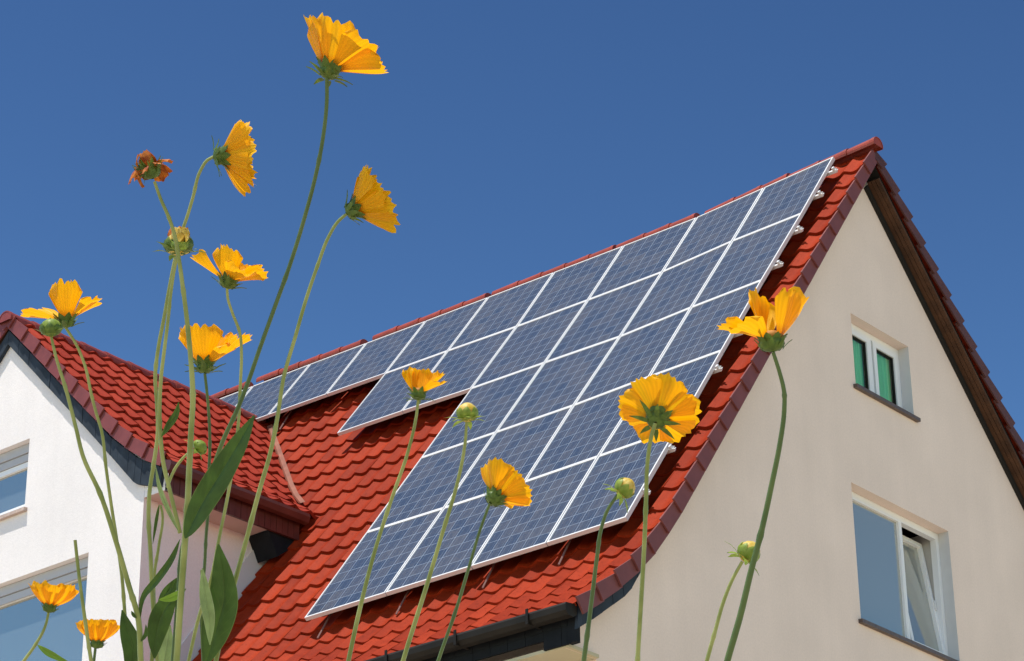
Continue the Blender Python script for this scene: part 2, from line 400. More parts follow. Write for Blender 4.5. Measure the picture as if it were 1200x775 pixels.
def ridge_caps(mb, p0, p1, rad=.115, ln=.37, drop=.02):
    p0, p1 = V(p0), V(p1); d = (p1-p0); n = int(d.length/ln)+1; d.normalize(); side = d.cross(ZU).normalized()
    for k in range(n):
        a = p0+d*(k*ln); b = p0+d*(k*ln+ln+.05); r0, r1 = rad*1.10, rad*.94
        rows = []
        for q, r in ((a, r0*.86), (a, r0), (a+d*.05, r0), (a+d*.06, r0*.96), (b, r1)):
            rows.append([q+side*math.cos(t)*r*1.12+ZU*(math.sin(t)*r-drop) for t in [math.pi*(-.12+1.24*i/12) for i in range(13)]])
        mb.grid(rows)
    # closed disc at the front end
    mb.poly([p0+d*.004+side*math.cos(t)*rad*1.05+ZU*(math.sin(t)*rad*.95-drop) for t in [math.pi*(-.1+1.2*i/12) for i in range(13)]])

# ------------------------------------------------------------------ main house
XV, XW = -13.075, -13.29             # verge plane, gable wall plane
XB = -30.5                            # far gable
RY, RZ = 21.80, 14.09
FRONT = [(16.37, 7.385), (16.65, 7.58), (16.95, 7.805), (17.21, 8.025), (17.454, 8.265), (17.673, 8.53), (17.85, 8.75), (RY, RZ)]
BACK = [(28.2, 7.55), (RY, RZ)]
house = thing('house', (-21.5, 22, GZ), 'large house with red clay tiled roof, beige gable and white front wing', 'house')
WX0, WX1 = -24.18, -19.35             # wing walls
WRX, WRZ = -21.77, 13.08
YWF, YWV = 16.95, 16.87               # wing wall plane, wing verge plane

mapm = lambda al, d, z: V((al, d, z))
mb = MB()
ncols = 73
tile_field(mb, FRONT, XV-.02-ncols*TW, XV-.02, mapm, 10,
           phase=.22, low_foot=True, skip=lambda x, y, z: (WX0-.35 < x < WX1-.12 and z < 9.3+.0*x and y < 17.9) or (abs(x-WRX) < 2.3 and z < WRZ-.5-abs(x-WRX)*1.02-.35))
front_roof = mb.build('roof', M_TILE, house, smooth=True)
front_roof['label'] = 'sunlit red tiled slope under the solar panels'
mb = MB(); verge_flaps(mb, FRONT, XV, mapm, .14, 1, .0); mb.build('verge', M_VERGE, front_roof)
mb = MB(); verge_flaps(mb, FRONT, XB, mapm, .15, -1); mb.build('verge', M_VERGE, front_roof)
mb = MB()
RIDGE = [(XV+.05, 14.263), (-14.2, 14.235), (-15.5, 14.185), (-16.7, 14.183), (-18.7, 14.205), (-20.8, 14.237), (-22.9, 14.285), (-25, 14.30), (XB, 14.26)]
for (xa, za), (xb, zb) in zip(RIDGE, RIDGE[1:]):
    ridge_caps(mb, (xa, RY, za-.078), (xb+.36, RY, zb-.078), .078, drop=0)
mb.build('ridge_cap', M_RIDGE, front_roof)
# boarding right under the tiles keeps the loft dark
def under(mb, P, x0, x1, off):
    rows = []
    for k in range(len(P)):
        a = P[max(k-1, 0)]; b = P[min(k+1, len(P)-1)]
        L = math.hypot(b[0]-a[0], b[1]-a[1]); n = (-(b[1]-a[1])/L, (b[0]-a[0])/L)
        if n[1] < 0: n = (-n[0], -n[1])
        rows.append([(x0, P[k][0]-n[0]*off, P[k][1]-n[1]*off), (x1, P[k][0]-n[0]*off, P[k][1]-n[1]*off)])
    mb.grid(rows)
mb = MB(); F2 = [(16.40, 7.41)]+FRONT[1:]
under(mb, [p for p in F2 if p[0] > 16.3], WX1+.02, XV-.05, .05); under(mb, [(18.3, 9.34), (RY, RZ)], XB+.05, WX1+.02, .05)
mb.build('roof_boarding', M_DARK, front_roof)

mb = MB(); tile_field(mb, BACK, XV-.02-ncols*TW, XV-.02, mapm, 6, flip=True, phase=.22)
back_roof = mb.build('roof', M_TILE, house, smooth=True)
mb = MB(); verge_flaps(mb, BACK, XV, mapm, .12); mb.build('verge', mat('verge_flap_painted_shade', (.095, .036, .030), .5, .3, .15, 6), back_roof)  # darker copy of the verge colour, with the back slope's shade painted in
# wooden verge soffit under the back slope
bt = ((BACK[1][0]-BACK[0][0]), (BACK[1][1]-BACK[0][1])); bl = math.hypot(*bt); bt = (bt[0]/bl, bt[1]/bl); bnn = (-bt[1], bt[0])
if bnn[1] < 0: bnn = (-bnn[0], -bnn[1])
def bk(x, s, off): return (x, BACK[1][0]-bt[0]*s-bnn[0]*off, BACK[1][1]-bt[1]*s-bnn[1]*off)
mb = MB(); nb = 3
for k in range(nb):
    x0 = XW+.037+k*(XV-.021-XW-.037)/nb; x1 = XW+.037+(k+1)*(XV-.021-XW-.037)/nb-.006
    mb.hexa([bk(x0, .25, .15), bk(x1, .25, .15), bk(x1, bl, .15), bk(x0, bl, .15), bk(x0, .25, .12), bk(x1, .25, .12), bk(x1, bl, .12), bk(x0, bl, .12)])
mb.build('verge_soffit', M_WOOD, back_roof)
mb = MB()  # narrow black strip along the wall top under the back slope
mb.hexa([bk(XW-.02, .28, .21), bk(XW+.035, .28, .21), bk(XW+.035, bl, .21), bk(XW-.02, bl, .21), bk(XW-.02, .28, .122), bk(XW+.035, .28, .122), bk(XW+.035, bl, .122), bk(XW-.02, bl, .122)])
mb.build('dark_wall_strip', M_DARK, back_roof)
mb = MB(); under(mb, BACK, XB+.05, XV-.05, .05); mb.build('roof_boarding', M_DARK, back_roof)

# walls with window holes --------------------------------------------------
def wall_with_holes(mb, outline, holes, to3d, nrm, thick, side=None):
    """outline, holes: lists of (a,z); makes the face plus the reveals."""
    b = bmesh.new(); loops = [outline]+holes; allv = {}
    edges = []
    for lp in loops:
        vs_ = [b.verts.new((q[0], q[1], 0)) for q in lp]
        for i in range(len(vs_)): edges.append(b.edges.new((vs_[i], vs_[(i+1) % len(vs_)])))
    bmesh.ops.triangle_fill(b, use_beauty=True, use_dissolve=False, edges=edges)
    b.verts.index_update()
    base = len(mb.v)
    for v in b.verts: mb.v.append(V(to3d(v.co.x, v.co.y, 0)))
    for f in b.faces:
        idx = [v.index for v in f.verts]
        p = [mb.v[base+i] for i in idx]
        if (p[1]-p[0]).cross(p[2]-p[0]).dot(V(nrm)) < 0: idx.reverse()
        mb.f.append(tuple(base+i for i in idx)); mb.uv.append([(0, 0)]*3)
    b.free()
    for h in holes:
        for i in range(len(h)):
            p, q = h[i], h[(i+1) % len(h)]
            (side(i) if side and i % 2 else mb).quad(to3d(p[0], p[1], 0), to3d(q[0], q[1], 0), to3d(q[0], q[1], -thick), to3d(p[0], p[1], -thick))
rect = lambda a0, a1, z0, z1: [(a0, z0), (a1, z0), (a1, z1), (a0, z1)]
G3 = lambda a, z, d: (XW+d, a, z)           # gable frame: a = +Y, outward +X
W3 = lambda a, z, d: (a, YWF-d, z)          # front wing frame: a = +X, outward -Y
LWIN = (21.155, 23.025, 8.555, 10.035); UWIN = (21.385, 22.515, 11.205, 12.045)
def roof_under(y):      # outline under the tiles
    return None
goff = .13
fslope = (RZ-8.75)/(RY-17.85); bslope = (RZ-7.55)/(28.2-RY)
gw = [(16.86, GZ), (27.6, GZ), (27.6, 7.97), (21.87, 13.90)]
for y, z in reversed(FRONT[2:-1]):
    gw.append((y+.05, z-.16))
gw += [(16.445, 7.40), (16.445, 7.085), (16.86, 7.085)]
mb = MB(); rvs = []
def new_reveal(i):
    rvs.append(MB()); return rvs[-1]
wall_with_holes(mb, gw, [rect(*LWIN), rect(*UWIN)], G3, (1, 0, 0), .16, new_reveal)
gwall = mb.build('wall', M_BEIGE, house); gwall['label'] = 'beige rendered gable wall with two windows'
M_REV = mat('pale_reveal_paint', (.60, .60, .59), .7, .3, .05, 4)
for rv in rvs: rv.build('reveal', M_REV, gwall)
# remaining walls of the main house
mb = MB()
mb.quad((WX1, 16.86, GZ), (XW, 16.86, GZ), (XW, 16.86, 7.60), (WX1, 16.86, 7.60))
mb.build('wall', M_BEIGE, house)
mb = MB()
mb.quad((XB+.25, 16.86, GZ), (WX0, 16.86, GZ), (WX0, 16.86, 7.60), (XB+.25, 16.86, 7.60))
mb.quad((XB+.25, 27.6, GZ), (XW, 27.6, GZ), (XW, 27.6, 7.9), (XB+.25, 27.6, 7.9))
mb.poly([(XB+.25, p[0], p[1]) for p in gw])
mb.build('wall', M_BEIGE, house)

# eaves of the main roof
def eave_main(x0, x1):
    mb = MB(); rows = []
    for x in (x0, x1):
        pass
    sect = [(.020, .0), (.0, .012), (-.128, .0), (-.140, -.02), (-.135, -.07), (-.10, -.105), (-.03, -.11), (.015, -.08), (.018, -.01)]
    rows = [[(x, 16.36+a, 7.40+b) for a, b in sect] for x in (x0, XV-.024)]
    mb.grid(rows, close=True); mb.poly(rows[0]); mb.poly(rows[1][::-1])
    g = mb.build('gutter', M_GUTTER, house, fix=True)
    x = x0+.45
    while x < x1:
        mb = MB(); mb.box(x, x+.028, 16.215, 16.385, 7.292, 7.300); mb.box(x, x+.028, 16.206, 16.214, 7.292, 7.43); mb.build('gutter_bracket', M_GUTTER, g); x += .82
    # slate fascia with shingle joints, dropping lower at the gable end
    mb = MB(); rnd = random.Random(5)
    xx = x0
    while xx < x1-.01:
        xe = min(xx+.20, x1); lo = 7.10 if xx > x1-.36 else 7.185
        mb.box(xx+.002, xe-.002, 16.405+rnd.uniform(0, .004), 16.43, lo, 7.27); mb.box(xx+.002, xe-.002, 16.398+rnd.uniform(0, .004), 16.425, 7.262, 7.42); xx = xe
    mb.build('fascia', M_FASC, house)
    mb = MB(); mb.box(x0, x1-.02, 16.432, 16.856, 7.09, 7.12); mb.build('soffit', M_OLIVE, house)
eave_main(WX1+.45, XW+.06)
# slate trim board that follows the flared foot of the front slope
def trim(name, pts_top, pts_bot, mk, th, mat_, parent, seg=.13):
    """strip of butt-jointed slates between two polylines of equal length."""
    mb = MB()
    def lerp(P, t):
        n = len(P)-1; k = min(int(t*n), n-1); f = t*n-k
        return (P[k][0]+(P[k+1][0]-P[k][0])*f, P[k][1]+(P[k+1][1]-P[k][1])*f)
    L = sum(math.hypot(b[0]-a[0], b[1]-a[1]) for a, b in zip(pts_bot, pts_bot[1:])); n = max(2, int(L/seg)); rnd = random.Random(9)
    for i in range(n):
        t0, t1 = i/n+.012/n, (i+1)/n-.012/n; o = rnd.uniform(0, .006)
        a, b, c, d = lerp(pts_bot, t0), lerp(pts_bot, t1), lerp(pts_top, t1), lerp(pts_top, t0)
        mb.hexa([mk(*a, o-th), mk(*b, o-th), mk(*c, o-th), mk(*d, o-th), mk(*a, o), mk(*b, o), mk(*c, o), mk(*d, o)])
    return mb.build(name, mat_, parent, fix=True)
trim('verge_board', [(16.37, 7.43), (16.58, 7.56), (17.05, 7.93), (17.36, 8.24), (17.68, 8.62)],
     [(16.34, 7.20), (16.58, 7.355), (17.08, 7.715), (17.36, 8.10), (17.62, 8.44)], lambda y, z, o: (XV-.032+o, y+.04, z), .03, M_SLATE, house)
mb = MB(); mb.box(XW+.065, XV-.062, 16.40, 16.46, 7.10, 7.36); mb.build('eaves_return', M_FASC, house)

# ------------------------------------------------------------------ front wing
WPR = [(-18.98, 10.535), (-19.14, 10.625), (-19.39, 10.785), (-19.67, 11.01), (-19.95, 11.27), (WRX, WRZ)]     # right slope (x,z) eave to ridge
WPL = [(2*WRX-x, z) for x, z in WPR]
WY1 = 21.45
mapw = lambda al, d, z: V((d, al, z))
nw = 19
cutR = lambda al, d, z: (al-RY)*1.33+RZ > z+.40      # stop where the tiles are well under the main slope
mb = MB(); tile_field(mb, WPR, YWV+.02, YWV+.02+nw*TW, mapw, 10, skip=cutR, phase=.22)
wing_roof = mb.build('roof', M_WTILE, house, smooth=True)
wing_roof['label'] = 'darker red tiled roof of the front wing'
mb = MB(); verge_flaps(mb, WPR, YWV, mapw, .14, -1); mb.build('verge', M_WVERGE, wing_roof)
mb = MB(); ridge_caps(mb, (WRX, YWV-.05, WRZ-.005), (WRX, WY1-.75, WRZ-.005), .09); mb.build('ridge_cap', M_WRIDGE, wing_roof)
mb = MB(); tile_field(mb, WPL, YWV+.02, YWV+.02+nw*TW, mapw, 6, skip=cutR, flip=True, phase=.22)
wl = mb.build('roof', M_WTILE, house, smooth=True)
mb = MB(); verge_flaps(mb, WPL, YWV, mapw, .14, -1); mb.build('verge', M_WVERGE, wl)
mb = MB()
for P in (WPR, WPL):
    sgn = 1 if P is WPR else -1
    rows = [[(x-sgn*.04, YWV+.03, z-.045), (x-sgn*.04, 18.8 if z < 11.2 else 20.6, z-.045)] for x, z in P]
    mb.grid(rows)
mb.build('roof_boarding', M_WOOD, wing_roof)
# walls
UW = (-22.23, -21.315, 10.64, 11.475); LW = (-23.36, -20.185, 8.05, 9.835)
wo = [(WX0, GZ), (WX1, GZ), (WX1, 10.66), (-19.62, 10.88), (-19.95, 11.15), (WRX, 12.95), (2*WRX+19.95, 11.15), (2*WRX+19.62, 10.88), (WX0, 10.66)]
mb = MB(); wall_with_holes(mb, wo, [rect(*UW), rect(*LW)], W3, (0, -1, 0), .16)
ww = mb.build('wall', M_WHITE, house); ww['label'] = 'bright white rendered gable wall of the front wing'
mb = MB(); mb.quad((WX1, YWF, GZ), (WX1, 21.0, GZ), (WX1, 21.0, 10.66), (WX1, YWF, 10.66)); mb.build('wall', M_WHITE, house)
mb = MB(); mb.quad((WX0, YWF, GZ), (WX0, 21, GZ), (WX0, 21, 10.66), (WX0, YWF, 10.66))
mb.build('wall', M_WHITE, house)
# slate verge boards of the wing
wt = [(-21.77, 12.93), (-20.27, 11.45), (-19.87, 11.05), (-19.42, 10.69), (-19.02, 10.47)]
wb = [(-21.77, 12.76), (-20.27, 11.255), (-19.87, 10.845), (-19.44, 10.40), (-19.06, 10.27)]
trim('verge_board', wt, wb, lambda x, z, o: (x, YWV+.03-o, z), .045, M_SLATE, house, .12)
trim('verge_board', [(2*WRX-x, z) for x, z in wt], [(2*WRX-x, z) for x, z in wb], lambda x, z, o: (x, YWV+.03-o, z), .045, M_SLATE, house, .12)
# wing eave: gutter, fascia, soffit
def wing_eave(s):
    X = lambda d: WRX+s*(d-WRX)
    ye = 18.93
    sect = [(-18.965, 10.515), (-18.95, 10.53), (-18.905, 10.515), (-18.86, 10.50), (-18.852, 10.46), (-18.875, 10.40), (-18.93, 10.385), (-18.965, 10.41)]
    mb = MB(); rows = [[(X(a), y, z) for a, z in sect] for y in (YWV-.01, ye)]
    mb.grid(rows, close=True); mb.poly(rows[0]); mb.poly(rows[1][::-1])
    mb.build('gutter', M_BGUTTER, house, fix=True)
    mb = MB(); n = 22
    for i in range(n):
        y0 = YWV+.075+(ye-YWV-.1)*i/n; y1 = YWV+.075+(ye-YWV-.1)*(i+1)/n-.006
        xa, xb = X(-18.985-.003*(i % 2)), X(-19.02)
        mb.box(min(xa, xb), max(xa, xb), y0, y1, 10.215, 10.47)
    mb.build('fascia', M_BGUTTER, house)
    mb = MB(); xa, xb = X(-19.022), X(WX1+.002)
    mb.hexa([(min(xa, xb), YWF+.003, 10.235), (max(xa, xb), YWF+.003, 10.235), (max(xa, xb), ye, 10.235), (min(xa, xb), ye, 10.235),
             (min(xa, xb), YWF+.003, 10.26), (max(xa, xb), YWF+.003, 10.26), (max(xa, xb), ye, 10.26), (min(xa, xb), ye, 10.26)])
    mb.build('soffit', M_PINK, house)
    mb = MB(); xa, xb = X(-18.98), X(WX1+.01)
    mb.box(min(xa, xb), max(xa, xb), YWV+.075, YWF+.002, 10.232, 10.45); mb.build('eaves_return', M_WHITE, house)
wing_eave(1); wing_eave(-1)
mb = MB()  # black wedge shaped and coloured as the shade under the gutter end
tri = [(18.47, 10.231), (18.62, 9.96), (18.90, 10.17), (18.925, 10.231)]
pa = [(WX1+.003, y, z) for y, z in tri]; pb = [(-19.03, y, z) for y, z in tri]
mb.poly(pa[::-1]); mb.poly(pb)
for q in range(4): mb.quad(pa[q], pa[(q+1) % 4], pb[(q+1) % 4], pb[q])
mb.build('eaves_shade_wedge', M_FASC, house)
# flashing where the cheek meets the main slope, valley strip
mb = MB()
def onroof(x, y, h=0.0):
    z = RZ-(RY-y)*fslope; return (x, y-h*.80, z+h*.60)
for x0, x1, h in ((WX1+.002, WX1+.014, .24),):
    mb.hexa([onroof(x0, 17.0, .02), onroof(x1, 17.0, .02), onroof(x1, 18.75, .02), onroof(x0, 18.75, .02), onroof(x0, 17.0, h), onroof(x1, 17.0, h), onroof(x1, 18.75, h), onroof(x0, 18.75, h)])
mb.build('flashing', M_FLASH, house)
vx = lambda t: (WRX+.10+(WRX*0-19.30-(WRX+.10))*t)
mb = MB(); rows = []
for i in range(9):
    t = i/8; x = -21.55+t*2.14
    # wing roof height at x
    zz = WRZ-(x-WRX)*1.0
    for (xa, za), (xb, zb) in zip(WPR, WPR[1:]):
        if xb <= x <= xa: zz = za+(zb-za)*(x-xa)/(xb-xa)
    yv = RY-(RZ-zz)/fslope
    rows.append([(x-.045, yv-.02, zz+.105), (x+.012, yv-.05, zz+.088), (x+.062, yv-.03, zz+.097)])
mb.grid(rows); mb.build('valley_strip', M_LEAD, house)

# ------------------------------------------------------------------ windows
def window(o3, rectw, parent, panes, sill, shutter=False, depth=.13, fw=.055):
    """o3 maps (a,z,d) to world. panes: list of (a0,a1,z0,z1,kind)."""
    a0, a1, z0, z1 = rectw
    def bx(mb, p0, p1, q0, q1, d0, d1):
        mb.hexa([o3(p0, q0, d0), o3(p1, q0, d0), o3(p1, q0, d1), o3(p0, q0, d1), o3(p0, q1, d0), o3(p1, q1, d0), o3(p1, q1, d1), o3(p0, q1, d1)])
    def ring(mb, p0, p1, q0, q1, w, d0, d1, wt=None, wb_=None):
        wt = wt or w; wb_ = wb_ or w
        bx(mb, p0, p0+w, q0, q1, d0, d1); bx(mb, p1-w, p1, q0, q1, d0, d1)
        bx(mb, p0+w, p1-w, q0, q0+wb_, d0, d1); bx(mb, p0+w, p1-w, q1-wt, q1, d0, d1)
    mb = MB(); ztop = z1
    ring(mb, a0+.002, a1-.002, z0+.002, ztop-.002, fw, -depth-.07, -depth, .075)
    for k in range(len(panes)-1):
        c = panes[k][1]; bx(mb, c-.03, c+.03, z0+.057, ztop-.077, -depth-.07, -depth+.008)
    win = mb.build('window', M_PVC, parent, fix=True)
    for (p0, p1, q0, q1, kind) in panes:
        if kind == 'tilt':
            th = R(8); zh = q0
            def o3t(a, z, d, th=th, zh=zh):
                dz = z-zh; dd = d+depth+.02
                return o3(a, zh+dz*math.cos(th)+dd*math.sin(th), -depth-.02-dz*math.sin(th)+dd*math.cos(th))
            mb = MB(); mb.quad(o3(p0-.1, q0-.1, -.75), o3(p1+.1, q0-.1, -.75), o3(p1+.1, q1+.1, -.75), o3(p0-.1, q1+.1, -.75)); bx(mb, p1+.01, p1+.05, q0-.1, q1+.1, -.75, -depth-.075)
            mb.build('room_interior', M_ROOM, win)
            def bxt(mb, P0, P1, Q0, Q1, d0, d1):
                mb.hexa([o3t(P0, Q0, d0), o3t(P1, Q0, d0), o3t(P1, Q0, d1), o3t(P0, Q0, d1), o3t(P0, Q1, d0), o3t(P1, Q1, d0), o3t(P1, Q1, d1), o3t(P0, Q1, d1)])
            mb = MB(); w = .05
            bxt(mb, p0, p0+w, q0, q1, -depth-.06, -depth+.01); bxt(mb, p1-w, p1, q0, q1, -depth-.06, -depth+.01)
            bxt(mb, p0+w, p1-w, q0, q0+w, -depth-.06, -depth+.01); bxt(mb, p0+w, p1-w, q1-w, q1, -depth-.06, -depth+.01)
            sash = mb.build('sash', M_PVC, win, fix=True); sash['label'] = 'tilted open sash'
            mb = MB(); mb.quad(o3t(p0+w, q0+w, -depth-.03), o3t(p1-w, q0+w, -depth-.03), o3t(p1-w, q1-w, -depth-.03), o3t(p0+w, q1-w, -depth-.03))
            mb.build('pane', M_GREY, win)
            mb = MB(); bxt(mb, p1-.035, p1-.015, q0+.55, q0+.66, -depth+.01, -depth+.03); mb.build('window_handle', M_STEEL, win)
            continue
        w = .062 if kind != 'fixed' else .016
        mb = MB(); ring(mb, p0, p1, q0, q1, w, -depth-.055, -depth+.012); mb.build('sash', M_PVC, win, fix=True)
        if kind == 'curtain':
            mb = MB(); ring(mb, p0+w, p1-w, q0+w, q1-w, .012, -depth-.05, -depth-.005); mb.build('glazing_bead', M_DARK, win, fix=True)
        mb = MB(); mb.quad(o3(p0+w, q0+w, -depth-.02), o3(p1-w, q0+w, -depth-.02), o3(p1-w, q1-w, -depth-.02), o3(p0+w, q1-w, -depth-.02))
        mb.build('pane', M_GLASS if kind == 'curtain' else (M_GREY if sill is M_SILL else M_COATED), win)
        if kind == 'curtain':
            mb = MB(); n = 40; rows = []
            for q in (q0-.02, (q0+q1)/2, q1+.02):
                rows.append([o3(p0-.02+(p1-p0+.04)*i/n, q, -depth-.065+.014*math.sin(i*1.15)+.006*math.sin(i*2.7+q)) for i in range(n+1)])
            mb.grid(rows); mb.build('curtain', M_CURT, win, smooth=True)
    if shutter:
        mb = MB()
        bx(mb, a0+.004, a1-.004, z1-.11, z1-.004, -depth+.004, -depth+.05); bx(mb, a0+.004, a1-.004, z1-.20, z1-.116, -depth+.003, -depth+.03)
        mb.build('shutter_box', M_BLIND, win, fix=True)
    mb = MB(); ov = .05
    mb.hexa([o3(a0-ov, z0-.045, -depth), o3(a1+ov, z0-.045, -depth), o3(a1+ov, z0-.052, .05), o3(a0-ov, z0-.052, .05),
             o3(a0-ov, z0+.004, -depth), o3(a1+ov, z0+.004, -depth), o3(a1+ov, z0-.012, .05), o3(a0-ov, z0-.012, .05)])
    mb.build('sill', sill, win, fix=True)
    return win
a0, a1, z0, z1 = LWIN; md = a0+.60*(a1-a0)
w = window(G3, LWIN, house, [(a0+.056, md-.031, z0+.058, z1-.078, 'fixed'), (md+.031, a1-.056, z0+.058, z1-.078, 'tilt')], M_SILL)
w['label'] = 'wide white window with its right sash tilted open'
a0, a1, z0, z1 = UWIN; md = (a0+a1)/2
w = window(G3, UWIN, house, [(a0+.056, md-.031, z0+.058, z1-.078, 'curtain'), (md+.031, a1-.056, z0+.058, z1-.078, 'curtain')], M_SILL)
w['label'] = 'small attic window with green curtains'
a0, a1, z0, z1 = UW
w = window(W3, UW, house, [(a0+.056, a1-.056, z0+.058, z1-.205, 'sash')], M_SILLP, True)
w['label'] = 'small shuttered window high in the white wall'
a0, a1, z0, z1 = LW; c1, c2 = a0+1.06, a0+2.11
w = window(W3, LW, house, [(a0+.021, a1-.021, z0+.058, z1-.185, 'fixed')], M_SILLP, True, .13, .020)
w['label'] = 'wide blue-grey glazed window low in the white wall'

# ------------------------------------------------------------------ solar panels
P0 = V((-13.347, 21.391, 13.919)); SA = .931614
NRM = V((0, -math.sin(SA), math.cos(SA))); DS = V((0, -math.cos(SA), -math.sin(SA)))
GRID = {(0,0):(-0.064,-0.150),(0,1):(-0.042,1.123),(0,2):(-0.050,2.487),(0,3):(-0.029,3.838),(0,4):(-0.010,5.221),(0,5):(0.001,6.655),
(1,0):(-0.960,-0.035),(1,1):(-0.941,1.162),(1,2):(-0.939,2.529),(1,3):(-0.926,3.861),(1,4):(-0.951,5.255),(1,5):(-0.932,6.671),
(2,0):(-1.855,0.074),(2,1):(-1.841,1.286),(2,2):(-1.850,2.612),(2,3):(-1.880,3.915),(2,4):(-1.869,5.279),(2,5):(-1.853,6.671),
(3,0):(-2.911,0.073),(3,1):(-2.889,1.290),(3,2):(-2.906,2.580),(3,3):(-2.930,3.914),(3,4):(-2.937,5.268),(3,5):(-2.959,6.669),
(4,0):(-3.962,0.059),(4,1):(-3.943,1.279),(4,2):(-3.981,2.557),(4,3):(-4.000,3.902),(4,4):(-4.029,5.239),(4,5):(-4.053,6.672),
(5,0):(-5.001,0.038),(5,1):(-5.029,1.230),(5,2):(-5.057,2.490),(6,0):(-6.029,0.020),(6,1):(-6.049,1.200),(6,2):(-6.109,2.448),
(7,0):(-7.047,-0.010),(7,1):(-7.058,1.153),(8,0):(-8.045,-0.040),(8,1):(-8.081,1.116),(9,0):(-9.090,-0.050),(9,1):(-9.115,1.085),(10,0):(-10.12,-.065),(10,1):(-10.14,1.06),(11,0):(-11.15,-.08),(11,1):(-11.17,1.04)}
def PG(x, s, h=0.0): return P0+V((x, 0, 0))+DS*s+NRM*h
ORD = ['rightmost', 'second from the right', 'third from the right', 'fourth from the right', 'fifth from the right', 'sixth from the right', 'seventh from the right', 'eighth from the right', 'ninth from the right', 'tenth from the right', 'eleventh and last']
ROWN = ['topmost row', 'second row down', 'middle row', 'fourth row down', 'lowest row']
def solar_panel(c, r):
    A, B, C_, D = GRID[(c+1, r)], GRID[(c, r)], GRID[(c, r+1)], GRID[(c+1, r+1)]   # TL TR BR BL seen from the front
    def bi(u, v, h):
        x = (A[0]*(1-u)+B[0]*u)*(1-v)+(D[0]*(1-u)+C_[0]*u)*v; s = (A[1]*(1-u)+B[1]*u)*(1-v)+(D[1]*(1-u)+C_[1]*u)*v
        return PG(x, s, h)
    last = (c, r) in BOTTOM
    where = ROWN[r]
    extra = {0: ' beside the red verge tiles'}.get(c, '')
    if (c+1, r) not in PSET: extra = ' beside bare tiles' if r else ' beside the wing ridge'
    if c == 10: lab = 'blue solar panel at the far left end of the topmost row, beside the wing ridge'
    else: lab = f'blue solar panel, {ORD[c]} in the {where}'+extra
    t = thing('solar_panel', bi(.5, .5, -.02), lab, 'solar panel', 'solar panels mounted on the red roof')
    W = abs(B[0]-A[0]); H = abs(D[1]-A[1])
    gu, gv = .006/W, .003/H; fu, fv = .018/W, .019/H
    mb = MB()
    o = [(gu, gv), (1-gu, gv), (1-gu, 1-gv), (gu, 1-gv)]; n = [(gu+fu, gv+fv), (1-gu-fu, gv+fv), (1-gu-fu, 1-gv-fv), (gu+fu, 1-gv-fv)]
    for k in range(4):
        a, b = o[k], o[(k+1) % 4]; e, f = n[k], n[(k+1) % 4]
        mb.quad(bi(*a, 0), bi(*b, 0), bi(*f, 0), bi(*e, 0))
        mb.quad(bi(*b, 0), bi(*a, 0), bi(*a, -.042), bi(*b, -.042))
        mb.quad(bi(*e, 0), bi(*f, 0), bi(*f, -.010), bi(*e, -.010))
    mb.build('frame', M_ALU, t)
    mb = MB(); mb.quad(*[bi(*q, -.034) for q in o[::-1]]); mb.build('back_sheet', M_DARK, t)
    mb = MB(); mb.quad(*[bi(*q, -.006) for q in (n[3], n[2], n[1], n[0])], uv=[(.0, .0), (6.0, .0), (6.0, 8.0), (.0, 8.0)])
    mb.build('cell_glass', M_CELL, t)
PSET = {(c, 0) for c in range(11)} | {(c, 1) for c in range(6)} | {(c, r) for r in (2, 3, 4) for c in range(4)}
BOTTOM = {q for q in PSET if (q[0], q[1]+1) not in PSET}
for c, r in sorted(PSET, key=lambda q: (q[1], q[0])): solar_panel(c, r)
# mounting rails: two below every row, their cut ends show past the right-hand edge
RS = [(.135, 0), (.665, 0), (1.42, 1), (2.13, 1), (2.84, 2), (3.45, 2), (4.12, 3), (4.92, 3), (5.50, 4), (6.20, 4)]
ordr = ['uppermost', 'second', 'third', 'fourth', 'fifth', 'sixth', 'seventh', 'eighth', 'ninth', 'lowest']
for k, (s, r) in enumerate(RS):
    n = {0: 11, 1: 6}.get(r, 4); xl = GRID[(n, r)][0]+.06
    t = thing('mounting_rail', PG(.04, s, -.06), f'{ordr[k]} pale aluminium rail end poking out from the right edge of the panels', 'rail', 'rails carrying the solar panels')
    def bar(x0, x1, s0, s1, h0, h1):
        mb.hexa([PG(x0, s1, h0), PG(x1, s1, h0), PG(x1, s0, h0), PG(x0, s0, h0), PG(x0, s1, h1), PG(x1, s1, h1), PG(x1, s0, h1), PG(x0, s0, h1)])
    mb = MB(); bar(xl, .034, s-.016, s+.016, -.080, -.046); mb.build('profile', M_STEEL, t)
    mb = MB(); bar(-.004, .022, s-.018, s+.018, -.046, -.012); bar(.022, .042, s-.016, s-.011, -.046, -.036); bar(.036, .054, s-.008, s+.014, -.058, -.052); mb.build('end_clamp', M_ALU, t)
for k, (x, s) in enumerate([(-.78, 6.655), (-1.70, 6.66), (-2.80, 6.66), (-7.85, 1.12), (-3.85, 6.66)]):
    mb = MB(); t0 = PG(x, s-.3, -.10); t1 = PG(x, s+.22, -.15)
    mb.tube([t0, t1], .010, 6)
    lab = ['thin hook rod on the tiles under the rightmost panel of the lowest row', 'thin hook rod on the tiles under the second lowest-row panel from the right', 'thin hook rod on the tiles under the third lowest-row panel from the right',
           'thin hook rod in shadow under the topmost panel row, near the wing', 'thin hook rod on the tiles near the lower left corner of the panels'][k]
    tag(mb.build('roof_hook', M_HOOK), lab, 'roof hook', 'roof hooks under the solar panels')

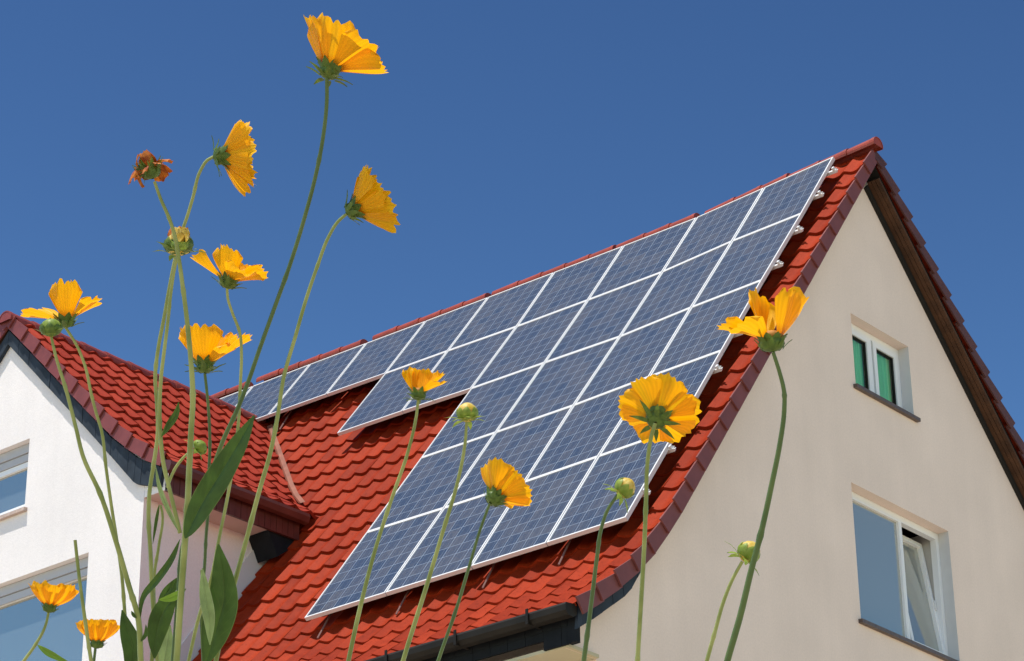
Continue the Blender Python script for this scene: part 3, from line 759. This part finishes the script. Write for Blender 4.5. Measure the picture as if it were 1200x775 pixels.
# ------------------------------------------------------------------ flowers
def at(px, py, d):
    return FW*d + RT*((px-600)/FPX*d) + UP*(-(py-387.5)/FPX*d)
def smooth_path(pts, sub=6):
    out = []
    n = len(pts)
    for i in range(n-1):
        p0, p1, p2, p3 = pts[max(i-1, 0)], pts[i], pts[i+1], pts[min(i+2, n-1)]
        for k in range(sub):
            t = k/sub
            # Hermite with chord-length tangents: no overshoot on uneven spacing
            h = (p2-p1).length; h0 = max((p1-p0).length, 1e-6); h1 = max((p3-p2).length, 1e-6)
            m1 = ((p1-p0)/h0*h+(p2-p1)/h*h0)/(h0+h) if i > 0 else (p2-p1)/h
            m2 = ((p2-p1)/h*h1+(p3-p2)/h1*h)/(h1+h) if i < n-2 else (p2-p1)/h
            m1, m2 = m1*h, m2*h; t2 = t*t; t3 = t2*t
            out.append(p1*(2*t3-3*t2+1)+m1*(t3-2*t2+t)+p2*(3*t2-2*t3)+m2*(t3-t2))
    out.append(pts[-1]); return out
def basis(ax):
    ax = ax.normalized(); s = (RT-ax*ax.dot(RT))
    if s.length < .2: s = UP-ax*ax.dot(UP)
    s.normalize(); return s, ax.cross(s), ax
def stem(t, px, depth, w0=3.6, w1=5.6, mt=M_STEM, ground=True, lean=(0, 0), dd=0.0):
    """px: list of pixels from the head downwards; returns points."""
    n = len(px)
    pts = [at(x, y, depth+dd*i/(n-1)) for i, (x, y) in enumerate(px)]
    if ground:
        a, b = pts[-2], pts[-1]; d = (b-a).normalized(); d = V((d.x*.5, d.y*.5, d.z)).normalized()
        k = (b.z-GZ)/max(.2, -d.z)
        pts += [b+d*k*.35+V((0, 0, 0)), V((b.x+d.x*k*.6, b.y+d.y*k*.6, GZ-.01))]
    P = smooth_path(pts)
    r = depth/FPX*.46
    rad = [r*(w0+(w1-w0)*min(1, i/(len(P)*.75))) for i in range(len(P))]
    rn_ = random.Random(int(px[0][0]*7+px[0][1])); q_ = rn_.randint(12, 20)
    while q_ < len(P)-8:
        rad[q_] *= 1.22; q_ += rn_.randint(14, 26)
    mb = MB(); mb.tube(P, rad, 8); return mb.build('stem', mt, t, smooth=True)
def petal(L, W, cup, curl, teeth, rnd, fold=.25):
    """grid of local points (x across, y along, z up out of the face)."""
    nu, nv = 14, 11; rows = []; p1, p2, p3 = rnd.uniform(0, 6), rnd.uniform(0, 6), rnd.uniform(.6, 1.4)
    tl = [rnd.uniform(.0, .10) for _ in range(teeth+1)]
    for j in range(nv):
        v = j/(nv-1); row = []
        ang = 0
        for i in range(nu+1):
            u = i/nu*2-1
            wv = (.20+.80*math.sin(min(1, v*1.22)*math.pi*.5)**1.2)*(1-.18*max(0, v-.75)/.25)
            k = (u*.5+.5)*teeth; fr = abs((k % 1)-.5)*2
            tip = 1-.16*abs(u)**2.4-(.12*fr**1.3+tl[min(int(k), teeth)]*.9)
            y = v*(1+(tip-1)*max(0, (v-.35)/.65)**1.6)*L
            x = u*W*.5*wv
            z = cup*W*(u*u)*wv+fold*W*.055*math.cos(u*math.pi*2.5)*v*wv + curl*L*(v**2.2) + L*.085*v*math.sin(2.1*u*p3+p1+v*1.6)+L*.05*v*v*math.sin(4.6*u+p2)*abs(u)
            row.append((x, y, z))
        rows.append(row)
    return rows
def bloom(t, px, py, depth, ax, size, petals, rnd, bract=M_BRACT, bract_spread=75, cupr=.20, bl=.36, disc=True, pm=M_PETAL, bn=8):
    """petals: list of (azimuth, opening angle from the axis, length scale, width scale, curl)."""
    k = depth/FPX; L0 = size*k
    ax = (RT*ax[0]+UP*ax[1]+FW*ax[2]).normalized(); s, b, a = basis(ax)
    base = at(px, py, depth)
    rc = cupr*L0
    # involucre cup
    mb = MB(); rows = []
    for h, r in ((-.02, .18), (.05, .62), (.16, .92), (.30, 1.03), (.46, .98), (.56, .80)):
        rows.append([base+a*(h*rc*1.9)+(s*math.cos(q)+b*math.sin(q))*r*rc for q in [2*math.pi*i/16 for i in range(16)]])
    mb.grid(rows, close=True)
    # outer and inner bracts
    def bract_leaf(q, open_, ln, wd, h0):
        d = s*math.cos(q)+b*math.sin(q); sd = a.cross(d)
        dirv = a*math.cos(open_)+d*math.sin(open_); up = a*math.sin(open_)-d*math.cos(open_)
        o = base+a*(h0*rc)+d*rc*.8
        rr = []
        for v, w_ in ((0, .8), (.3, 1.0), (.65, .7), (1, .08)):
            c = o+dirv*ln*v-up*ln*.22*v*v
            rr.append([c-sd*wd*w_*.5, c-up*wd*.12, c+sd*wd*w_*.5])
        mb.grid(rr)
    for i in range(bn):
        q = 2*math.pi*(i+rnd.uniform(-.15, .15))/bn
        bract_leaf(q, R(bract_spread+rnd.uniform(-18, 18)), L0*bl*rnd.uniform(.8, 1.15), L0*.13, .15)
    for i in range(bn):
        q = 2*math.pi*(i+.5)/bn
        bract_leaf(q, R(28+rnd.uniform(-6, 6)), L0*bl*.75, L0*.20, .75)
    mb.build('calyx', bract, t, smooth=True)
    top = base+a*(rc*1.0)
    for (az, op, ls, ws, curl) in petals:
        q = R(az+rnd.uniform(-5, 5)); o_ = R(op+rnd.uniform(-5, 5))
        d = s*math.cos(q)+b*math.sin(q); sd = a.cross(d)
        dirv = a*math.cos(o_)+d*math.sin(o_); up = a*math.sin(o_)-d*math.cos(o_)
        tw = rnd.uniform(-.22, .22); sd2 = sd*math.cos(tw)+up*math.sin(tw); up2 = up*math.cos(tw)-sd*math.sin(tw)
        L = L0*ls*rnd.uniform(.94, 1.06); W = L0*.92*ws*rnd.uniform(.92, 1.08)
        rows = petal(L, W, rnd.uniform(.10, .24), curl, rnd.choice((4, 5, 5)), rnd, rnd.uniform(.5, 1.0))
        mb = MB()
        mb.grid([[top+d*rc*.72+sd2*x+dirv*y+up2*z for x, y, z in row] for row in rows], lambda a_, b_: (b_/14, a_/10))
        mb.build('petal', pm, t, smooth=True)
    if disc:
        mb = MB(); rows = []
        for h, r in ((-.05, 1.0), (.25, 1.0), (.5, .75), (.62, .35), (.66, .02)):
            rows.append([top+a*(h*rc)+(s*math.cos(q_)+b*math.sin(q_))*r*rc*.95*rnd.uniform(.93, 1.05) for q_ in [2*math.pi*i/14 for i in range(14)]])
        mb.grid(rows, close=True); mb.build('disc', M_DISC, t, smooth=True)
def bud(t, px, py, depth, ax, size, rnd, ym=M_BUDY, gm=M_BRACTL, spread=70, yl=1.0):
    k = depth/FPX; r = size*k*.56
    ax = (RT*ax[0]+UP*ax[1]+FW*ax[2]).normalized(); s, b, a = basis(ax); base = at(px, py, depth)
    mb = MB(); rows = []
    for h, q in ((-.05, .2), (.15, .7), (.6, .98), (1.0, .95), (1.4, .70), (1.62, .35), (1.7, .03)):
        rows.append([base+a*(h*r*yl)+(s*math.cos(w)+b*math.sin(w))*q*r*.86*(1+.05*math.cos(w*8)) for w in [2*math.pi*i/24 for i in range(24)]])
    mb.grid(rows, close=True); mb.build('bud', ym, t, smooth=True)
    mb = MB()
    def lf(q, op, ln, wd, h0, r0):
        d = s*math.cos(q)+b*math.sin(q); sd = a.cross(d)
        o = base+a*(h0*r)+d*r*r0; rr = []
        for v, w_ in ((0, .7), (.3, 1.), (.65, .75), (1, .06)):
            an = op-(.55 if op < .6 else -.45)*v
            c = o+(a*math.cos(an)+d*math.sin(an))*ln*v
            rr.append([c-sd*wd*w_*.5, c+d*wd*.14, c+sd*wd*w_*.5])
        mb.grid(rr)
    PR = [(-.05, .2), (.15, .7), (.6, .98), (1.0, .95), (1.4, .70), (1.62, .35), (1.7, .03)]
    def prad(h):
        for (h0, q0), (h1, q1) in zip(PR, PR[1:]):
            if h <= h1: return q0+(q1-q0)*(h-h0)/(h1-h0)
        return .03
    for i in range(8):
        q = 2*math.pi*(i+rnd.uniform(-.15, .15))/8; rr = []; hm = rnd.uniform(1.05, 1.4)
        for v, w_ in ((0, .30), (.2, .42), (.5, .46), (.75, .32), (.92, .16), (1, .02)):
            h = hm*v; rad = prad(h)*r*.86*1.06+r*.03
            rr.append([base+a*(h*r*yl)+(s*math.cos(q+u*w_)+b*math.sin(q+u*w_))*(rad+(r*.03 if u == 0 else 0)) for u in (-1, -.5, 0, .5, 1)])
        mb.grid(rr)
    for i in range(7): lf(2*math.pi*(i+.4+rnd.uniform(-.2, .2))/7, R(spread+rnd.uniform(-25, 18)), r*1.3*rnd.uniform(.75, 1.15), r*.52, .1, .5)
    mb.build('calyx', gm, t, smooth=True)
def leaf(t, px, wpx, depth, mt, fold=.35, tilt=0.0, dd=0.0, peak=.45, parent=None):
    """px from base to tip; a folded blade facing the viewer."""
    P = smooth_path([at(x, y, depth+dd*i/(len(px)-1)) for i, (x, y) in enumerate(px)], 6); n = len(P); k = depth/FPX
    rows = []
    for i, p in enumerate(P):
        v = i/(n-1); tg = (P[min(i+1, n-1)]-P[max(i-1, 0)]).normalized()
        sd = tg.cross(FW).normalized(); up = -FW
        sd = sd*math.cos(tilt)+up*math.sin(tilt); up = up*math.cos(tilt)-sd*math.sin(tilt)
        w = wpx*k*.5*max(.04, math.sin(math.pi*min(1, v**(math.log(.5)/math.log(peak))))**.8) if 0 < v < 1 else wpx*k*.5*.06
        wav = math.sin(v*17)*.05
        rows.append([p+sd*(w*u)+up*(w*(fold*abs(u)-.10*abs(u)**3+wav*abs(u))) for u in (-1, -.6, -.25, -.04, 0, .04, .25, .6, 1)])
        rows[-1][4] = rows[-1][4]-up*(w*.05)
    mb = MB(); mb.grid(rows, lambda a_, b_: (b_/8, a_/(n-1))); return mb.build('leaf', mt, t, smooth=True)

def ring(n, op, start=0, ls=1, ws=1, curl=-.05, skip=()):
    return [(start+360*i/n, op, ls, ws, curl) for i in range(n) if i not in skip]
GRP = 'yellow coreopsis flowers rising in front of the house'
BG = 'coreopsis buds and spent heads in front of the house'
def flower(px, depth, label, grp=GRP, cat='flower', name='yellow_flower'):
    b = at(*px[-1], depth); return thing(name, (b.x, b.y, GZ), label, cat, grp)
def rn(k): return random.Random(k)

# azimuth 0 = towards image right, 90 = away from / towards the viewer, 180 = left
# A: tallest bloom
px = [(383, 90), (383, 118), (378, 165), (369, 210), (357, 255), (340, 310), (322, 360), (305, 407), (290, 450), (276, 485), (262, 515), (246, 560), (228, 605), (216, 634), (209, 700), (203, 775)]
t = flower(px, 1.50, 'tallest yellow flower on a long bowed stem, alone against the blue sky')
stem(t, px, 1.50, 5, 6, M_STEMD)
bloom(t, 384, 92, 1.50, (.22, .93, .30), 57, [(0, 72, 1.22, 1.1, -.05), (38, 66, 1.15, 1.1, 0), (-40, 62, 1.12, 1.1, .02), (88, 38, 1.15, 1.1, .0), (-95, 40, 1.2, 1.1, .05), (128, 34, 1.2, 1.1, .05), (180, 36, 1.2, 1.15, .10), (-140, 34, 1.25, 1.1, .06)], rn(1))
# B: side-on bloom facing right
px = [(250, 184), (243, 188), (235, 200), (226, 232), (218, 258), (213.7, 270), (206, 300), (198, 340), (192, 374), (186, 405), (182, 440), (184, 475), (185, 505), (180, 545), (175, 579), (174, 602), (176.5, 650), (178, 690), (180, 725), (178, 775)]
t = flower(px, 1.52, 'yellow flower facing right on a hooked stem, beside the withered head')
stem(t, px, 1.52, 4, 5.5, M_STEM)
bloom(t, 250, 184, 1.52, (.90, .10, .22), 50, [(20, 42, 1.0, 1, .05), (60, 48, 1.0, 1, 0), (95, 62, 1.08, .8, .12), (150, 50, 1.05, .9, .05), (200, 48, 1.0, 1, .05), (250, 44, 1, 1, .05), (285, 58, 1, .9, .05), (330, 44, 1, 1, 0)], rn(2), bract_spread=60)
# C
px = [(406, 251), (396, 260), (385, 278), (372, 312), (360, 347), (346, 395), (333, 440), (325, 490), (317, 530), (304, 575), (290, 628), (275, 683), (264, 725), (253, 775)]
t = flower(px, 1.48, 'cup-shaped yellow flower tipped to the right, on the stem crossing the panel tops')
stem(t, px, 1.48, 4, 6.2, M_STEM)
bloom(t, 406, 250, 1.48, (.80, .40, .20), 49, ring(8, 47, 10, 1.08, 1.05, .06), rn(3), bract_spread=40)
# D: withered head
px = [(181, 213), (189, 235), (197, 253), (203, 270), (209, 300), (214, 335), (219, 374), (223, 415), (225, 440), (226, 467), (224, 505), (222, 545), (220, 590), (217, 632), (212, 700), (207, 775)]
t = flower(px, 1.46, 'withered orange-brown flower head with curled petals, left of all high blooms', BG, 'flower', 'withered_flower')
stem(t, px, 1.46, 4, 8.5, M_STEM)
bloom(t, 179, 209, 1.46, (-.30, .92, .15), 29, [(k*31, 30+(k*37) % 44, .38+.22*((k*7) % 5)/4, .55, (-1.1 if k % 3 else .9)) for k in range(15)], rn(4), M_BRACT, 30, .40, .70, True, M_WILT)
bloom(t, 172, 199, 1.455, (-.8, -.1, .2), 22, [(k*70, 44+(k*31) % 30, .5, .7, -1.1) for k in range(6)], rn(24), M_BRACT, 60, .30, .5, False, M_WILT)
leaf(t, [(210, 624), (197, 597), (187, 571), (182, 545)], 6, 1.455, M_LEAFL, .5)
leaf(t, [(217, 631), (233, 597), (258, 555), (281, 517), (298, 487)], 31, 1.42, M_LEAF, .35, .15, .02, .42)
leaf(t, [(211, 632), (203, 652), (184, 680), (169, 698), (163, 732)], 9, 1.47, M_LEAF, .4, .2, 0, .5)
# E: half closed head
px = [(208, 298), (204, 318), (200, 345), (197, 374), (192, 415), (189, 440), (187, 480), (188, 510), (191, 540), (200, 579), (211, 625)]
t = flower(px, 1.50, 'half-closed yellow and brown flower head behind two crossing stems', BG, 'flower', 'closing_flower')
stem(t, px, 1.50, 4, 5.5, M_STEM, False)
bud(t, 209, 299, 1.50, (.0, .97, .15), 34, rn(25), M_BUDY, M_BRACT, 55, .85)
bloom(t, 209, 297, 1.50, (.0, .97, .15), 27, ring(6, 44, 20, .55, .6, .8), rn(5), M_BRACTL, 50, .44, .42, False, M_WILT)
bloom(t, 210, 294, 1.495, (.1, .97, -.1), 24, ring(5, 36, 50, .55, .7, .8), rn(26), M_BRACTL, 50, .44, .3, False, M_BUDY)
bs = [(229, 527), (220, 532), (208, 545), (200, 560), (196, 571)]
leaf(t, [(189, 512), (199, 496), (206, 485), (209.5, 471)], 9, 1.495, M_LEAF, .6, .3)
# F
px = [(266, 338), (267, 350), (272, 366), (281, 390), (283, 420), (282, 445), (279, 500), (269, 570), (257, 630), (247, 680), (234, 720), (221, 775)]
t = flower(px, 1.56, 'ragged yellow flower with one long petal stretched out to the left')
stem(t, px, 1.56, 3.5, 4.6, M_STEM)
bloom(t, 266, 338, 1.56, (.22, .93, .25), 44, [(180, 66, 1.12, .75, .05), (150, 20, 1.15, .6, .0), (95, 40, 1.0, 1.1, .1), (60, 46, 1.0, 1, 0), (25, 50, 1.0, 1.0, -.1), (-20, 62, 1.0, 1, -.05), (-60, 70, .9, 1, -.05), (-110, 45, 1.0, 1.1, .1)], rn(6), bract_spread=50)
# G
px = [(240, 438), (242, 455), (245, 490), (246, 520), (245, 550), (244, 600), (241.6, 627), (240, 660), (236, 709), (238, 775)]
t = flower(px, 1.58, 'orange-shaded cup-shaped flower low against the sky, above the wing ridge')
stem(t, px, 1.58, 3.8, 4.2, M_STEMD)
bloom(t, 240, 437, 1.58, (-.03, .95, .28), 50, [(180, 42, 1.05, .7, .15), (140, 28, 1.1, 1, .05), (100, 30, 1.08, 1.1, .05), (60, 34, 1.05, 1.0, 0), (25, 44, 1.1, .9, 0), (-5, 62, 1.15, .8, .02), (-35, 76, .95, .7, -.05), (-90, 30, 1.05, 1.1, .1)], rn(7), bract_spread=62)
# H: leaning flower over the wing verge and the bare calyx in front of it
px = [(77, 384), (90, 405), (100, 430), (107, 462), (113, 485), (119, 505), (124, 546), (131, 596), (137, 634), (142, 668), (146, 715), (150, 775)]
t = flower(px, 1.55, 'three-lobed yellow flower over the peak of the white wing gable')
stem(t, px, 1.55, 3.6, 4.6, M_STEM)
bloom(t, 78, 384, 1.55, (-.05, .98, .1), 46, [(180, 78, 1.18, 1.1, -.05), (150, 70, 1.1, 1.0, -.05), (110, 16, 1.12, .9, .05), (60, 14, 1.15, .9, .0), (-80, 16, 1.05, 1.0, .05), (10, 56, 1.0, .8, .02), (-15, 60, .95, .75, 0)], rn(8), M_BRACT, 45)
leaf(t, [(154, 790), (156, 760), (149, 738), (143, 715)], 24, 1.50, M_LEAF, .3, .1, 0, .35)
px = [(60, 395), (66, 420), (76, 452), (88.6, 500), (97.5, 535.5), (117, 578), (134.8, 631), (152.5, 691.5), (161, 720), (165, 775)]
t = flower(px, 1.47, 'pale green petalless calyx in front of the three-lobed yellow flower', BG, 'flower', 'spent_flower')
stem(t, px, 1.47, 3.6, 7.5, M_STEM)
bud(t, 60, 394, 1.47, (-.05, .98, .1), 26, rn(9), M_BRACTL, M_BRACT, 34, .85)
leaf(t, [(160, 725), (156, 720), (154, 716)], 4, 1.468, M_LEAF, .5)
leaf(t, [(165, 752), (171, 743), (171, 732)], 5, 1.468, M_LEAF, .5)
# I, J: low blooms by the wide window
px = [(57, 717), (54, 731), (51, 739), (42, 755), (27, 776)]
t = flower(px, 1.62, 'small yellow flower low at the left, in front of the blue-grey window')
stem(t, px, 1.62, 3.5, 4.2, M_STEM)
bloom(t, 57, 718, 1.62, (.12, .96, .2), 32, ring(8, 58, 15, 1.05, 1.1, .24), rn(10), bract_spread=30, cupr=.24, bl=.25)
leaf(t, [(44, 756), (55, 764), (66, 770), (88, 781)], 8, 1.615, M_LEAFB, .4)
px = [(112, 758), (110, 776)]
t = flower(px, 1.60, 'small yellow flower lowest at the left, in front of the white wall')
stem(t, px, 1.60, 3.5, 4, M_STEMD)
bloom(t, 113, 760, 1.60, (.08, .97, .15), 30, ring(8, 58, 0, 1.0, 1.1, .32), rn(11), bract_spread=25, cupr=.26, bl=.25)
px = [(88, 633), (92, 670), (98, 715), (103, 750), (107, 776)]
t = flower(px, 1.50, 'headless green stalk standing beside the blue-grey window', BG, 'stalk', 'flower_stalk')
stem(t, px, 1.50, 4.2, 5.2, M_STEM)
# L
px = [(490, 469), (488, 487), (478, 530), (460, 582), (441, 640), (425, 700), (408, 776)]
t = flower(px, 1.60, 'half-open yellow flower with one drooping petal, over the panel notch on the tiles')
stem(t, px, 1.60, 3.5, 6, M_STEM)
bloom(t, 490, 469, 1.60, (.05, .97, .2), 34, [(180, 24, .95, 1.0, .2), (140, 28, .95, 1.0, .2), (90, 26, .95, 1.1, .2), (40, 34, 1.0, 1.0, .1), (0, 42, 1.0, .9, .08), (-40, 70, 1.15, .75, -.05)], rn(12), bract_spread=78, cupr=.26, bl=.38)
# M bud
px = [(547, 493), (545, 520), (535, 570), (520, 620), (502, 680), (472, 776)]
t = flower(px, 1.60, 'green bud with pale yellow tip in front of the middle solar panels', BG, 'bud', 'flower_bud')
stem(t, px, 1.60, 3.8, 6.2, M_STEM)
bud(t, 547, 494, 1.60, (.05, .97, .2), 25, rn(13), M_BUDY, M_BRACTL, 75, .95)
# N
px = [(574, 590), (563, 620), (551, 660), (536, 710), (513, 776)]
t = flower(px, 1.66, 'yellow flower tilted right in front of the lower solar panels')
stem(t, px, 1.66, 3.6, 4.8, M_STEMD)
bloom(t, 575, 589, 1.66, (.55, .62, .55), 42, ring(8, 52, 25, 1.0, 1.05, .04), rn(14), M_BRACT, 40, .24, .3)
# O bud
px = [(724, 580), (713, 596), (704, 622), (700, 650), (695, 690), (690, 730), (684, 776)]
t = flower(px, 1.55, 'closed bud tilted right at the lower right corner of the panels', BG, 'bud', 'flower_bud')
stem(t, px, 1.55, 4, 6.5, M_STEMD)
bud(t, 725, 580, 1.55, (.66, .70, .1), 25, rn(15), M_BUDY, M_BRACTL, 80, 1.0)
# P
px = [(768, 496), (764, 509), (759, 540), (757, 590), (755, 640), (751, 710), (747, 776)]
t = flower(px, 1.50, 'wide open yellow flower seen from behind, overlapping the right edge of the panels')
stem(t, px, 1.50, 5, 6, M_STEM)
bloom(t, 768, 496, 1.50, (.22, .50, .80), 50, ring(8, 66, 8, .95, 1.15, .02), rn(16), M_BRACT, 75, .24, .42)
# Q
px = [(906, 413), (914, 438), (919, 460), (919, 482), (914, 520), (905, 565), (893, 620), (880, 670), (868, 720), (852, 776)]
t = flower(px, 1.42, 'gappy yellow flower with upright petals, in front of the beige gable wall edge')
stem(t, px, 1.42, 5, 9, M_STEMD)
bloom(t, 905, 412, 1.42, (-.06, .97, .2), 56, [(8, 36, 1.12, 1.15, .12), (-25, 30, 1.1, 1.1, .10), (165, 12, 1.15, 1.2, .02), (120, 14, 1.05, 1.1, .05), (180, 62, 1.05, 1.0, -.04), (222, 74, 1.0, .95, -.12)], rn(17), M_BRACT, 25, .27, .25)
# R bud
px = [(870, 658), (858, 680), (848, 705), (838, 740), (828, 776)]
t = flower(px, 1.50, 'yellow-green bud on a bent stem in front of the plain gable wall', BG, 'bud', 'flower_bud')
stem(t, px, 1.50, 4.2, 5.6, M_STEM)
bud(t, 870, 656, 1.50, (.62, .70, .1), 27, rn(18), M_BUDY, M_BRACTL, 85, 1.0)
# S small green bud on a thin branch
px = [(228, 527), (220, 532), (208, 545), (200, 560), (196, 572)]
t = flower(px, 1.51, 'small green bud on a thin side branch in front of the wing tiles', BG, 'bud', 'flower_bud')
stem(t, px, 1.51, 3, 4, M_STEM, False)
bud(t, 229, 528, 1.51, (.72, .55, .1), 19, rn(19), M_BRACTL, M_BRACTL, 75, .8)
# leafy shoots at the foot of the clump
def shoot(px, depth, label, leaves, w=(3, 5), mt=M_STEM):
    t = flower(px, depth, label, 'leafy shoots among the flower stems', 'shoot', 'leafy_shoot')
    stem(t, px, depth, *w, mt)
    for a in leaves: leaf(t, *a)
shoot([(188, 592), (190, 600), (186, 640), (181, 672), (181, 720), (184, 776)], 1.54, 'thin shoot with a folded dark and bright leaf among the left stems',
      [([(181, 772), (184, 740), (194, 712), (207, 698)], 26, 1.50, M_LEAF, .25, .1, 0, .5), ([(184, 712), (194, 696), (203, 686), (208, 677)], 13, 1.52, M_LEAF, .5, .2, 0, .5),
       ([(186, 703), (198, 701), (209, 696), (218, 690)], 11, 1.495, M_LEAFB, .35, .5, 0, .5), ([(186.6, 591), (183, 612), (179, 638)], 4, 1.53, M_LEAF, .4)])
shoot([(236, 668), (238, 700), (243, 740), (244, 776)], 1.52, 'shoot with a broad dark leaf and a narrow pale one before the cheek wall',
      [([(240, 782), (252, 742), (262, 700), (256, 638)], 39, 1.47, M_LEAF, .28, -.1, 0, .52), ([(246, 756), (245, 725), (240, 695), (237, 666)], 15, 1.46, M_LEAFL, .5, .2, 0, .5)])
shoot([(199, 733), (201, 750), (204, 776)], 1.56, 'low shoot with a grey-green leaf between the thick left stems',
      [([(190, 790), (194, 765), (199, 733)], 18, 1.55, M_LEAFL, .3, .3, 0, .45)])
